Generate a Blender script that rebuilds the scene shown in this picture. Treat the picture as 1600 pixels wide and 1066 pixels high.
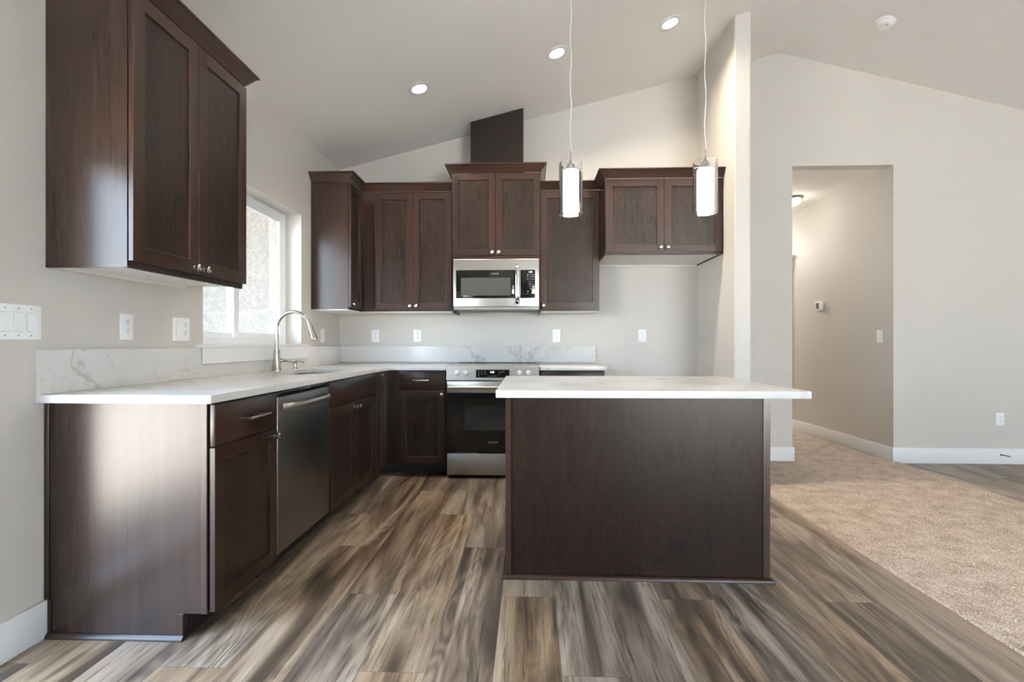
import bpy, bmesh, math, random
import numpy as np
from mathutils import Vector, Matrix

for o in list(bpy.data.objects):
    bpy.data.objects.remove(o)
sc = bpy.context.scene
col = sc.collection
R = math.radians
random.seed(4)

# ---------------------------------------------------------------- camera
cd = bpy.data.cameras.new('camera')
cam = bpy.data.objects.new('camera', cd)
col.objects.link(cam)
cam.location = (1.8216, 0.0, 1.1033)
cam.rotation_euler = (math.pi / 2, 0, 0.0345)
cd.sensor_width = 36.0
cd.lens = 772.26 / 1600 * 36
cd.shift_y = 4.14 / 1600
cd.clip_start = 0.05
cd.clip_end = 200
sc.camera = cam

# ---------------------------------------------------------------- colour management
sc.view_settings.view_transform = 'Standard'
sc.view_settings.look = 'None'
sc.view_settings.gamma = 1
sc.view_settings.use_curve_mapping = False
sc.view_settings.exposure = 1.34
sc.cycles.max_bounces = 10
sc.cycles.diffuse_bounces = 6
sc.cycles.glossy_bounces = 5
sc.cycles.transparent_max_bounces = 16
sc.cycles.sample_clamp_indirect = 6
sc.cycles.blur_glossy = 0.5
sc.cycles.denoising_prefilter = 'NONE'

# ---------------------------------------------------------------- light levels
SKY = 9.0          # daylight
SUN = 275.0         # sunlight on the ground outside
CAN_W = 6.0       # recessed lights (W)
PEND = 5.0         # pendant shade emission
HALL_W = 5.0

# ---------------------------------------------------------------- sky
w = bpy.data.worlds.new('sky')
sc.world = w
w.use_nodes = True
nt = w.node_tree
nt.nodes.clear()
wo = nt.nodes.new('ShaderNodeOutputWorld')
bg = nt.nodes.new('ShaderNodeBackground')
tc = nt.nodes.new('ShaderNodeTexCoord')
sx = nt.nodes.new('ShaderNodeSeparateXYZ')
rp = nt.nodes.new('ShaderNodeValToRGB')
rp.color_ramp.elements[0].position = 0.0
rp.color_ramp.elements[0].color = (0.74, 0.88, 1.0, 1)
rp.color_ramp.elements[1].position = 0.7
rp.color_ramp.elements[1].color = (0.50, 0.70, 1.0, 1)
nt.links.new(tc.outputs['Generated'], sx.inputs[0])
nt.links.new(sx.outputs['Z'], rp.inputs[0])
nt.links.new(rp.outputs[0], bg.inputs['Color'])
bg.inputs['Strength'].default_value = SKY
nt.links.new(bg.outputs[0], wo.inputs[0])


def portal(name, loc, rot, sx_, sy_):
    l = bpy.data.lights.new(name, 'AREA')
    l.shape = 'RECTANGLE'
    l.size = sx_
    l.size_y = sy_
    l.cycles.is_portal = True
    o = bpy.data.objects.new(name, l)
    o.location = loc
    o.rotation_euler = rot
    col.objects.link(o)


# window openings (m): kitchen window, glass door beside the camera, living-room windows behind
portal('daylight_portal', (-0.155, 3.295, 1.62), (0, -R(90), 0), 1.0, 1.17)
portal('daylight_portal', (-0.155, 0.56, 0.965), (0, -R(90), 0), 1.93, 2.0)
portal('daylight_portal', (5.3, -4.57, 1.25), (R(90), 0, 0), 2.8, 2.3)
# midday sun high over the ridge: lights the ground outside, never enters the room
sl_ = bpy.data.lights.new('sun', 'SUN')
sl_.energy = SUN
sl_.angle = .01
sl_.color = (1, .95, .88)
so_ = bpy.data.objects.new('sun', sl_)
so_.rotation_euler = Vector((-.42, -.36, -1)).to_track_quat('-Z', 'Y').to_euler()
so_.location = (6, 6, 12)
col.objects.link(so_)
# portals must face into the room
for o in col.objects:
    if o.type == 'LIGHT' and o.data.type == 'AREA':
        d = o.rotation_euler.to_matrix() @ Vector((0, 0, -1))
        want = Vector((4, 1.5, 1.3)) - o.location
        if d.dot(want) < 0:
            o.rotation_euler.rotate_axis('Y' if abs(d.x) > .5 else 'X', math.pi)


# ================================================================ materials
class NT:
    def __init__(s, name):
        s.m = bpy.data.materials.new(name)
        s.m.use_nodes = True
        s.t = s.m.node_tree
        s.t.nodes.clear()
        s.out = s.t.nodes.new('ShaderNodeOutputMaterial')
        s.b = s.t.nodes.new('ShaderNodeBsdfPrincipled')
        s.t.links.new(s.b.outputs[0], s.out.inputs[0])

    def n(s, typ, **kw):
        x = s.t.nodes.new('ShaderNode' + typ)
        for k, v in kw.items():
            setattr(x, k, v)
        return x

    def l(s, a, b):
        s.t.links.new(a, b)

    def set(s, **kw):
        for k, v in kw.items():
            k = k.replace('_', ' ')
            s.b.inputs[k].default_value = v if not isinstance(v, tuple) else (*v, 1)[:4]
        return s

    def pos(s):
        return s.n('NewGeometry').outputs['Position']

    def mapped(s, scale, loc=(0, 0, 0), src=None):
        m = s.n('Mapping')
        s.l(src or s.pos(), m.inputs[0])
        m.inputs['Scale'].default_value = scale
        m.inputs['Location'].default_value = loc
        return m.outputs[0]

    def noise(s, vec, scale=1, detail=3, rough=.5, dist=0, out='Fac'):
        x = s.n('TexNoise')
        s.l(vec, x.inputs['Vector'])
        x.inputs['Scale'].default_value = scale
        x.inputs['Detail'].default_value = detail
        x.inputs['Roughness'].default_value = rough
        x.inputs['Distortion'].default_value = dist
        return x.outputs[out]

    def ramp(s, fac, stops):
        x = s.n('ValToRGB')
        e = x.color_ramp.elements
        while len(e) < len(stops):
            e.new(.5)
        for a, (p, c) in zip(e, stops):
            a.position = p
            a.color = (*c, 1) if isinstance(c, tuple) else (c, c, c, 1)
        s.l(fac, x.inputs[0])
        return x.outputs[0]

    def math(s, op, a, b=None, c=None):
        x = s.n('Math', operation=op)
        for i, v in enumerate((a, b, c)):
            if v is None:
                continue
            if isinstance(v, (int, float)):
                x.inputs[i].default_value = v
            else:
                s.l(v, x.inputs[i])
        return x.outputs[0]

    def mix(s, fac, a, b, blend='MIX'):
        x = s.n('Mix', data_type='RGBA', blend_type=blend)
        for i, v in ((0, fac), (6, a), (7, b)):
            if isinstance(v, (int, float)):
                x.inputs[i].default_value = v
            elif isinstance(v, tuple):
                x.inputs[i].default_value = (*v, 1)
            else:
                s.l(v, x.inputs[i])
        return x.outputs[2]

    def bump(s, h, strength=.1, dist=.002):
        x = s.n('Bump')
        x.inputs['Strength'].default_value = strength
        x.inputs['Distance'].default_value = dist
        s.l(h, x.inputs['Height'])
        s.l(x.outputs[0], s.b.inputs['Normal'])


def plain(name, c, rough=.5, metal=0.0, **kw):
    t = NT(name)
    t.set(Base_Color=c, Roughness=rough, Metallic=metal, **kw)
    return t.m


def paint(name, c, rough=.55, tex=.06):
    t = NT(name)
    v = t.pos()
    n = t.noise(v, 1.3, 2)
    cc = t.mix(n, tuple(x * .97 for x in c), tuple(x * 1.03 for x in c))
    t.l(cc, t.b.inputs['Base Color'])
    t.set(Roughness=rough)
    t.bump(t.noise(v, 130, 2), tex, .002)
    return t.m


def wood(name, scale, a, b, curl=0.0, rough=.28, ior=1.40):
    """dark stained birch: fine streaks along the grain, faint curl figure"""
    t = NT(name)
    v = t.mapped(scale)
    fine = t.noise(v, 1.0, 5, .6, .3)
    broad = t.noise(t.mapped(tuple(x * .16 for x in scale), (3.1, 1.7, .4)), 1.0, 3, .55, .9)
    f = t.math('ADD', t.math('MULTIPLY', fine, .45), t.math('MULTIPLY', broad, .55))
    if curl:
        cv = t.noise(t.mapped((9, 9, 2.6), (7.3, 2.2, 5.1)), 1.0, 4, .6, 2.4)
        cv = t.ramp(cv, [(.36, 0.0), (.50, .75), (.54, .2), (.70, 1.0)])
        f = t.math('ADD', t.math('MULTIPLY', f, 1 - curl), t.math('MULTIPLY', cv, curl))
    c = t.ramp(f, [(.36, a), (.66, b)])
    t.l(c, t.b.inputs['Base Color'])
    t.set(Roughness=rough, IOR=ior)
    t.bump(fine, .015, .0004)
    return t.m


DK, LT = (.007, .0036, .0027), (.041, .0195, .0138)
M = {}
M['wood_v'] = wood('stained_wood_vertical', (34, 34, 1.7), DK, LT, .0)
M['wood_h'] = wood('stained_wood_horizontal', (1.7, 1.7, 34), DK, LT, .0)
M['wood_panel'] = wood('stained_wood_panel', (26, 26, 1.1), (.0065, .0040, .0032), (.030, .0182, .014), .30, .3, 1.33)
M['wood_side'] = wood('stained_wood_side', (30, 30, 1.4), (.014, .0075, .0056), (.026, .0145, .0105), .0, .26, 1.38)
M['toe'] = plain('toe_kick_dark', (.012, .008, .007), .5)
M['maple'] = plain('cabinet_underside_white', (.78, .76, .71), .5)
M['wall'] = paint('wall_paint_greige', (.585, .553, .508))
M['ceil'] = paint('ceiling_paint', (.87, .84, .795), .7, .1)
M['trimw'] = plain('trim_paint_white', (.78, .78, .775), .35)
M['vinyl'] = plain('window_vinyl_white', (.86, .87, .88), .3)
M['plate'] = plain('switch_plate_white', (.90, .90, .89), .3)
M['slot'] = plain('dark_slot', (.03, .03, .03), .5)
M['shade_grey'] = plain('seam_grey', (.42, .42, .42), .5)
M['nickel'] = plain('satin_nickel', (.56, .53, .49), .24, 1.0)
M['chrome'] = plain('polished_chrome', (.80, .80, .80), .08, 1.0)
M['black_gloss'] = plain('black_glass', (.006, .006, .006), .06, IOR=1.36)
M['black'] = plain('black_enamel', (.012, .012, .013), .35)
M['oven_in'] = plain('oven_enamel_grey', (.55, .55, .54), .45)
M['rack'] = plain('rack_steel', (.55, .55, .54), .3, 1.0)
M['print'] = plain('printed_grey', (.42, .42, .41), .5)
M['print_dim'] = plain('printed_dim_grey', (.20, .20, .195), .5)


def steel(name, c, rough, sc3):
    t = NT(name)
    n = t.noise(t.mapped(sc3), 1, 3)
    t.set(Base_Color=c, Metallic=1.0)
    r = t.n('MapRange')
    t.l(n, r.inputs[0])
    r.inputs[3].default_value = rough - .004
    r.inputs[4].default_value = rough + .004
    t.l(r.outputs[0], t.b.inputs['Roughness'])
    return t.m


M['steel'] = steel('brushed_stainless', (.43, .418, .395), .33, (3, 3, 120))
M['steel_v'] = steel('brushed_stainless_dishwasher', (.22, .218, .215), .33, (400, 3, 3))  # base darkened to stand in for the dark island it reflects


M['knob_steel'] = plain('bright_knob_steel', (.86, .85, .83), .32, .6)


def emis(name, c, s):
    t = NT(name)
    t.set(Base_Color=(.8, .8, .8), Roughness=.4)
    t.b.inputs['Emission Color'].default_value = (*c, 1)
    t.b.inputs['Emission Strength'].default_value = s
    return t.m


M['lens'] = emis('lit_downlight_lens', (1, .93, .83), 9)
M['pend_glow'] = emis('lit_frosted_shade', (1, .93, .84), PEND)
M['hall_glow'] = emis('lit_hall_shade', (1, .95, .88), 2.5)
M['digits'] = emis('lit_clock_digits', (.9, 1, 1), 2.2)


def thin_glass(name, tint=1.0, refl=1.0, rough=.0, lo=.04):
    t = NT(name)
    t.t.nodes.remove(t.b)
    tr = t.n('BsdfTransparent')
    tr.inputs[0].default_value = (tint, tint, tint, 1)
    gl = t.n('BsdfGlossy')
    gl.inputs['Roughness'].default_value = rough
    lw = t.n('LayerWeight')
    lw.inputs[0].default_value = .5
    f = t.math('MULTIPLY', t.math('ADD', .04, t.math('MULTIPLY', t.math('POWER', lw.outputs['Facing'], 5.0), .9)), refl)
    mx = t.n('MixShader')
    t.l(f, mx.inputs[0])
    t.l(tr.outputs[0], mx.inputs[1])
    t.l(gl.outputs[0], mx.inputs[2])
    t.l(mx.outputs[0], t.out.inputs[0])
    return t.m


M['glass'] = thin_glass('window_glass', .97)
M['clear'] = plain('pendant_clear_glass', (1, 1, 1), 0.0, IOR=1.47, Transmission_Weight=1.0)
M['smoke'] = thin_glass('oven_door_tinted_glass', .62, 1.0, .03)


def marble():
    t = NT('white_quartz_grey_veins')
    p = t.pos()
    warp = t.noise(p, 1.5, 4, .55, 0, 'Color')
    add = t.n('VectorMath', operation='MULTIPLY_ADD')
    t.l(warp, add.inputs[0])
    add.inputs[1].default_value = (.55, .55, .55)
    t.l(p, add.inputs[2])
    v = add.outputs[0]
    n1 = t.noise(v, 2.1, 6, .55, .4)
    a = t.math('ABSOLUTE', t.math('SUBTRACT', n1, .5))
    vein = t.ramp(a, [(0.0, 1.0), (.006, .55), (.028, 0.0)])
    n2 = t.noise(v, 5.2, 5, .6, .6)
    a2 = t.math('ABSOLUTE', t.math('SUBTRACT', n2, .5))
    vein2 = t.ramp(a2, [(0.0, .25), (.018, 0.0)])
    mask = t.ramp(t.noise(p, 2.3, 2), [(.46, 0.0), (.66, 1.0)])
    cloud = t.ramp(t.noise(v, 1.3, 4), [(.35, 0.0), (.75, 1.0)])
    vv = t.math('MULTIPLY', t.math('MAXIMUM', vein, vein2), mask)
    base = t.mix(cloud, (.66, .65, .63), (.615, .603, .58))
    c = t.mix(t.math('MULTIPLY', vv, .68), base, (.30, .285, .265))
    t.l(c, t.b.inputs['Base Color'])
    t.set(Roughness=.16, Specular_IOR_Level=.5)
    return t.m


M['marble'] = marble()


def planks():
    W, L, X0 = .2286, 1.53, 1.016
    t = NT('vinyl_plank_floor')
    s = t.n('SeparateXYZ')
    t.l(t.pos(), s.inputs[0])
    x, y = s.outputs[0], s.outputs[1]
    u = t.math('DIVIDE', t.math('SUBTRACT', x, X0), W)
    row = t.math('FLOOR', u)
    fu = t.math('SUBTRACT', u, row)
    yy = t.math('DIVIDE', t.math('ADD', t.math('SUBTRACT', y, 2.155), t.math('MULTIPLY', row, .51)), L)
    idx = t.math('FLOOR', yy)
    fy = t.math('SUBTRACT', yy, idx)
    cmb = t.n('CombineXYZ')
    t.l(row, cmb.inputs[0])
    t.l(idx, cmb.inputs[1])
    wn = t.n('TexWhiteNoise', noise_dimensions='2D')
    t.l(cmb.outputs[0], wn.inputs['Vector'])
    rnd = wn.outputs['Value']
    rc = t.n('SeparateColor')
    t.l(wn.outputs['Color'], rc.inputs[0])
    # per plank offset of the grain coordinates
    off = t.n('VectorMath', operation='SCALE')
    t.l(wn.outputs['Color'], off.inputs[0])
    off.inputs['Scale'].default_value = 37.0
    pv = t.n('VectorMath', operation='ADD')
    t.l(t.pos(), pv.inputs[0])
    t.l(off.outputs[0], pv.inputs[1])
    P = pv.outputs[0]
    broad = t.noise(t.mapped((6.5, .75, 1), src=P), 1, 4, .5, 1.5)
    mid = t.noise(t.mapped((22, 1.1, 1), src=P), 1, 6, .65, 1.0)
    fine = t.noise(t.mapped((105, 3.2, 1), src=P), 1, 5, .65, .5)
    # cathedral figure: growth rings bent by a slow noise
    px = t.n('SeparateXYZ')
    t.l(P, px.inputs[0])
    n0 = t.noise(t.mapped((5.0, .85, 1), (2, 5, 3), src=P), 1, 2, .4, .6)
    ring = t.math('SINE', t.math('ADD', t.math('MULTIPLY', px.outputs[0], 60.0), t.math('MULTIPLY', n0, 95.0)))
    rmask = t.ramp(t.noise(t.mapped((6, .8, 1), (9, 1, 4), src=P), 1, 2), [(.45, 0.0), (.62, 1.0)])
    ring = t.math('MULTIPLY', ring, rmask)
    f = t.math('ADD', t.math('MULTIPLY', broad, .78), t.math('MULTIPLY', mid, .22))
    f = t.math('ADD', f, t.math('MULTIPLY', t.math('SUBTRACT', rnd, .5), .07))
    f = t.math('ADD', f, t.math('MULTIPLY', ring, .042))
    c = t.ramp(f, [(.35, (.054, .038, .027)), (.43, (.110, .077, .053)), (.50, (.185, .132, .089)),
                   (.56, (.265, .197, .137)), (.68, (.39, .312, .235))])
    # some planks browner, some greyer
    hs = t.n('HueSaturation')
    sat = t.math('ADD', t.math('MULTIPLY', rc.outputs[1], .45), .75)
    t.l(sat, hs.inputs['Saturation'])
    t.l(c, hs.inputs['Color'])
    c = hs.outputs[0]
    dark = t.ramp(fine, [(.37, .34), (.47, 1.0)])
    dmask = t.ramp(t.noise(t.mapped((9, 1.1, 1), (4, 9, 2), src=P), 1, 3), [(.36, .15), (.56, 1.0)])
    c = t.mix(dmask, c, dark, 'MULTIPLY')
    kn = t.n('TexVoronoi', feature='F1')
    t.l(t.mapped((5.5, 1.4, 1), src=P), kn.inputs['Vector'])
    knot = t.ramp(kn.outputs['Distance'], [(.03, .45), (.10, 1.0)])
    c = t.mix(.7, c, knot, 'MULTIPLY')
    e = .006
    sx_ = t.math('LESS_THAN', t.math('MINIMUM', fu, t.math('SUBTRACT', 1.0, fu)), e)
    sy_ = t.math('LESS_THAN', t.math('MINIMUM', fy, t.math('SUBTRACT', 1.0, fy)), e * W / L)
    seam = t.math('MAXIMUM', sx_, sy_)
    c = t.mix(t.math('MULTIPLY', seam, .5), c, (.04, .03, .024))
    t.l(c, t.b.inputs['Base Color'])
    r = t.n('MapRange')
    t.l(fine, r.inputs[0])
    r.inputs[3].default_value = .30
    r.inputs[4].default_value = .46
    t.l(r.outputs[0], t.b.inputs['Roughness'])
    t.bump(fine, .10, .0008)
    return t.m


M['planks'] = planks()


def carpet_mat():
    t = NT('beige_carpet_pile')
    p = t.pos()
    a = t.noise(p, 150, 2, .7)
    b = t.noise(p, 9, 3)
    f = t.math('ADD', t.math('MULTIPLY', a, .75), t.math('MULTIPLY', b, .25))
    t.l(t.ramp(f, [(.32, (.20, .155, .120)), (.48, (.46, .375, .305)), (.64, (.72, .63, .55))]), t.b.inputs['Base Color'])
    t.set(Roughness=.95, Specular_IOR_Level=.1)
    return t.m


M['carpet'] = carpet_mat()


def stucco():
    t = NT('grey_stucco')
    v = t.pos()
    n = t.noise(v, 26, 4, .6, 1.2)
    t.l(t.ramp(n, [(.35, (.14, .137, .13)), (.65, (.20, .197, .19))]), t.b.inputs['Base Color'])
    t.set(Roughness=.9)
    t.bump(n, .6, .02)
    return t.m


M['stucco'] = stucco()
M['lawn'] = plain('patio_gravel', (.16, .155, .145), .9)
M['bounce_pale'] = plain('pale_bounce_ground', (.62, .60, .56), .9)  # pale so it throws sunlight up through the windows behind
M['strip'] = plain('brown_floor_strip', (.25, .185, .13), .4)
M['thermo'] = plain('thermostat_screen', (.10, .11, .10), .2)

# ================================================================ mesh helpers
ORG = {}


def BM():
    return bmesh.new()


def box(bm, x0, x1, y0, y1, z0, z1, bev=.0, seg=1, mi=0):
    if x0 > x1: x0, x1 = x1, x0
    if y0 > y1: y0, y1 = y1, y0
    if z0 > z1: z0, z1 = z1, z0
    mt = Matrix.Translation(((x0 + x1) / 2, (y0 + y1) / 2, (z0 + z1) / 2)) @ Matrix.Diagonal((x1 - x0, y1 - y0, z1 - z0, 1))
    r = bmesh.ops.create_cube(bm, size=1, matrix=mt)
    vs = r['verts']
    fs = set(f for v in vs for f in v.link_faces)
    for f in fs:
        f.material_index = mi
    if bev > 0:
        bev = min(bev, .45 * min(x1 - x0, y1 - y0, z1 - z0))
        es = list(set(e for v in vs for e in v.link_edges))
        rr = bmesh.ops.bevel(bm, geom=es, offset=bev, segments=seg, affect='EDGES', profile=.5)
        for f in rr['faces']:
            f.material_index = mi


def prism(bm, pts, a, b, axis='Y', mi=0):
    """polygon pts in the plane perpendicular to axis, from a to b"""
    def P(p, t):
        if axis == 'Y': return (p[0], t, p[1])
        if axis == 'X': return (t, p[0], p[1])
        return (p[0], p[1], t)
    v0 = [bm.verts.new(P(p, a)) for p in pts]
    v1 = [bm.verts.new(P(p, b)) for p in pts]
    fs = [bm.faces.new(v0), bm.faces.new(v1[::-1])]
    n = len(pts)
    for i in range(n):
        fs.append(bm.faces.new((v0[i], v0[(i + 1) % n], v1[(i + 1) % n], v1[i])))
    for f in fs:
        f.material_index = mi
    bmesh.ops.recalc_face_normals(bm, faces=fs)


def frame_of(d):
    d = Vector(d).normalized()
    a = Vector((0, 0, 1)) if abs(d.z) < .9 else Vector((1, 0, 0))
    u = d.cross(a).normalized()
    return u, d.cross(u).normalized(), d


def lathe(bm, prof, loc, axis=(0, 0, 1), n=28, mi=0, caps=True):
    """prof: list of (radius, distance along axis)"""
    u, v, d = frame_of(axis)
    loc = Vector(loc)
    rings = []
    for r, h in prof:
        if r < 1e-6:
            rings.append([bm.verts.new(loc + d * h)])
        else:
            rings.append([bm.verts.new(loc + d * h + (u * math.cos(2 * math.pi * i / n) + v * math.sin(2 * math.pi * i / n)) * r) for i in range(n)])
    fs = []
    for a, b in zip(rings, rings[1:]):
        for i in range(n):
            j = (i + 1) % n
            if len(a) == 1 and len(b) == 1: continue
            if len(a) == 1: fs.append(bm.faces.new((a[0], b[j], b[i])))
            elif len(b) == 1: fs.append(bm.faces.new((a[i], a[j], b[0])))
            else: fs.append(bm.faces.new((a[i], a[j], b[j], b[i])))
    if caps:
        for r in (rings[0], rings[-1]):
            if len(r) > 2: fs.append(bm.faces.new(r))
    for f in fs:
        f.material_index = mi
    bmesh.ops.recalc_face_normals(bm, faces=fs)


def tube(bm, pts, rad, n=16, mi=0, flat=None, caps=True):
    """sweep a circle (or ellipse flat=(ru, rv) with v upwards) along pts"""
    pts = [Vector(p) for p in pts]
    rings = []
    pu = None
    for k, p in enumerate(pts):
        d = (pts[min(k + 1, len(pts) - 1)] - pts[max(k - 1, 0)]).normalized()
        if pu is None:
            u, v, _ = frame_of(d)
        else:
            u = (pu - d * pu.dot(d)).normalized()
            v = d.cross(u)
        pu = u
        r = rad[k] if isinstance(rad, (list, tuple)) else rad
        ru, rv = (r, r) if flat is None else (r * flat[0], r * flat[1])
        rings.append([bm.verts.new(p + u * (ru * math.cos(2 * math.pi * i / n)) + v * (rv * math.sin(2 * math.pi * i / n))) for i in range(n)])
    fs = []
    for a, b in zip(rings, rings[1:]):
        for i in range(n):
            j = (i + 1) % n
            fs.append(bm.faces.new((a[i], a[j], b[j], b[i])))
    if caps:
        fs += [bm.faces.new(rings[0]), bm.faces.new(rings[-1])]
    for f in fs:
        f.material_index = mi
    bmesh.ops.recalc_face_normals(bm, faces=fs)


def sweep(bm, path, prof, z0, before=None, after=None, mi=0):
    """mitred moulding: path of plan points, profile (out, up), outward = right of travel"""
    pts = [Vector(p) for p in path]
    ext = ([Vector(before)] if before else []) + pts + ([Vector(after)] if after else [])
    k0 = 1 if before else 0

    def rn(a, b):
        d = (b - a).normalized()
        return Vector((d.y, -d.x))
    rings = []
    for k in range(len(pts)):
        i = k + k0
        n1 = rn(ext[i - 1], ext[i]) if i > 0 else None
        n2 = rn(ext[i], ext[i + 1]) if i < len(ext) - 1 else None
        if n1 is None: m = n2
        elif n2 is None: m = n1
        else: m = (n1 + n2) / (1 + n1.dot(n2))
        rings.append([bm.verts.new((pts[k].x + m.x * o, pts[k].y + m.y * o, z0 + u)) for o, u in prof])
    fs = []
    n = len(prof)
    for a, b in zip(rings, rings[1:]):
        for i in range(n):
            j = (i + 1) % n
            fs.append(bm.faces.new((a[i], a[j], b[j], b[i])))
    fs += [bm.faces.new(rings[0]), bm.faces.new(rings[-1])]
    for f in fs:
        f.material_index = mi
    bmesh.ops.recalc_face_normals(bm, faces=fs)


def obj(name, bm, mats, parent=None, smooth=True, angle=32):
    me = bpy.data.meshes.new(name)
    c = [v.co.copy() for v in bm.verts]
    lo = Vector((min(p.x for p in c), min(p.y for p in c), min(p.z for p in c)))
    hi = Vector((max(p.x for p in c), max(p.y for p in c), max(p.z for p in c)))
    org = (lo + hi) / 2
    org.z = lo.z
    bmesh.ops.translate(bm, verts=bm.verts, vec=-org)
    bm.to_mesh(me)
    bm.free()
    for m in (mats if isinstance(mats, (list, tuple)) else [mats]):
        me.materials.append(M[m] if isinstance(m, str) else m)
    if smooth:
        me.polygons.foreach_set('use_smooth', [True] * len(me.polygons))
        me.set_sharp_from_angle(angle=R(angle))
    o = bpy.data.objects.new(name, me)
    col.objects.link(o)
    ORG[o.name] = org
    if parent:
        o.parent = parent
        o.location = org - ORG[parent.name]
    else:
        o.location = org
    return o


def tag(o, label, cat, group=None, kind=None):
    o['label'] = label
    o['category'] = cat
    if group: o['group'] = group
    if kind: o['kind'] = kind
    return o


def thing(name, label, cat, loc, group=None):
    o = bpy.data.objects.new(name, None)
    o.empty_display_size = .1
    col.objects.link(o)
    o.location = loc
    ORG[o.name] = Vector(loc)
    return tag(o, label, cat, group)


def struct(name, bm, mats, parent=None, **kw):
    o = obj(name, bm, mats, parent, **kw)
    if parent is None:
        o['kind'] = 'structure'
    return o


def text(name, s, size, loc, mat, parent, face='B', align='CENTER', squeeze=1.0):
    cu = bpy.data.curves.new(name + '_curve', 'FONT')
    cu.body = s
    cu.size = size
    cu.extrude = .0004
    cu.align_x = align
    cu.align_y = 'CENTER'
    t = bpy.data.objects.new(name + '_tmp', cu)
    col.objects.link(t)
    dg = bpy.context.evaluated_depsgraph_get()
    me = bpy.data.meshes.new_from_object(t.evaluated_get(dg))
    bpy.data.objects.remove(t)
    bpy.data.curves.remove(cu)
    bm = BM()
    bm.from_mesh(me)
    bpy.data.meshes.remove(me)
    rot = Matrix.Rotation(R(90), 4, 'X')
    if face == 'L':
        rot = Matrix.Rotation(R(90), 4, 'Z') @ rot
    bmesh.ops.transform(bm, matrix=Matrix.Translation(loc) @ rot @ Matrix.Diagonal((squeeze, 1, 1, 1)), verts=bm.verts)
    return obj(name, bm, mat, parent, smooth=False)


# ---- things on a face: 'L' looks to +X, 'B' looks to -Y, 'I' looks to +Y; u along the wall, d outwards
def F(face, base, u, d, z):
    if face == 'L': return (base + d, u, z)
    if face == 'B': return (u, base - d, z)
    if face == 'R': return (base - d, u, z)
    return (u, base + d, z)


def OUT(face):
    return {'L': Vector((1, 0, 0)), 'B': Vector((0, -1, 0)), 'I': Vector((0, 1, 0)), 'R': Vector((-1, 0, 0))}[face]


def fbox(bm, face, base, u0, u1, d0, d1, z0, z1, bev=0., seg=1, mi=0):
    a = F(face, base, u0, d0, z0)
    b = F(face, base, u1, d1, z1)
    box(bm, a[0], b[0], a[1], b[1], a[2], b[2], bev, seg, mi)


def shaker(face, base, u0, u1, z0, z1, parent, t=.0195, sw=.057, rec=.009, name='door'):
    """five-piece door: stiles (slot 0), rails (slot 1), recessed panel (slot 2)"""
    bm = BM()
    fs = []

    def q(pts, mi):
        f = bm.faces.new([bm.verts.new(F(face, base, *p)) for p in pts])
        f.material_index = mi
        fs.append(f)
    b = .0015

    def ring(r0, d0, r1, d1, mi_s=0, mi_r=1):
        (a0, a1, c0, c1), (e0, e1, g0, g1) = r0, r1
        q([(a0, d0, c0), (a1, d0, c0), (e1, d1, g0), (e0, d1, g0)], mi_r)
        q([(a1, d0, c0), (a1, d0, c1), (e1, d1, g1), (e1, d1, g0)], mi_s)
        q([(a1, d0, c1), (a0, d0, c1), (e0, d1, g1), (e1, d1, g1)], mi_r)
        q([(a0, d0, c1), (a0, d0, c0), (e0, d1, g0), (e0, d1, g1)], mi_s)
    o = (u0, u1, z0, z1)
    oi = (u0 + b, u1 - b, z0 + b, z1 - b)
    i0 = (u0 + sw, u1 - sw, z0 + sw, z1 - sw)
    i1 = (u0 + sw + .002, u1 - sw - .002, z0 + sw + .002, z1 - sw - .002)
    i2 = (u0 + sw + .003, u1 - sw - .003, z0 + sw + .003, z1 - sw - .003)
    q([(u0, 0, z0), (u0, 0, z1), (u1, 0, z1), (u1, 0, z0)], 0)
    ring(o, 0, o, t - b)
    ring(o, t - b, oi, t)
    # face: stiles run full height, rails between
    q([(oi[0], t, oi[2]), (i0[0], t, oi[2]), (i0[0], t, oi[3]), (oi[0], t, oi[3])], 0)
    q([(i0[1], t, oi[2]), (oi[1], t, oi[2]), (oi[1], t, oi[3]), (i0[1], t, oi[3])], 0)
    q([(i0[0], t, oi[2]), (i0[1], t, oi[2]), (i0[1], t, i0[2]), (i0[0], t, i0[2])], 1)
    q([(i0[0], t, i0[3]), (i0[1], t, i0[3]), (i0[1], t, oi[3]), (i0[0], t, oi[3])], 1)
    ring(i0, t, i1, t - .002)
    ring(i1, t - .002, i2, t - rec)
    q([(i2[0], t - rec, i2[2]), (i2[1], t - rec, i2[2]), (i2[1], t - rec, i2[3]), (i2[0], t - rec, i2[3])], 2)
    bmesh.ops.remove_doubles(bm, verts=bm.verts, dist=1e-6)
    bmesh.ops.recalc_face_normals(bm, faces=bm.faces)
    return obj(name, bm, ['wood_v', 'wood_h', 'wood_panel'], parent, smooth=False)


def knob(face, base, u, z, parent):
    bm = BM()
    lathe(bm, [(.008, 0), (.008, .002), (.0048, .004), (.0048, .014), (.008, .017), (.0145, .020), (.0155, .023),
               (.0150, .026), (.0115, .0285), (.006, .0300), (0, .0303)], F(face, base, u, 0, z), OUT(face), 22)
    return obj('knob', bm, 'nickel', parent)


def bar_pull(face, base, u0, u1, z, parent):
    bm = BM()
    for u in (u0 + .018, u1 - .018):
        tube(bm, [F(face, base, u, 0, z), F(face, base, u, .03, z)], .0045, 12)
    tube(bm, [F(face, base, u0, .03, z), F(face, base, u0 + .003, .03, z), F(face, base, u1 - .003, .03, z), F(face, base, u1, .03, z)],
         [.005, .006, .006, .005], 14)
    return obj('pull_handle', bm, 'nickel', parent)


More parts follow.
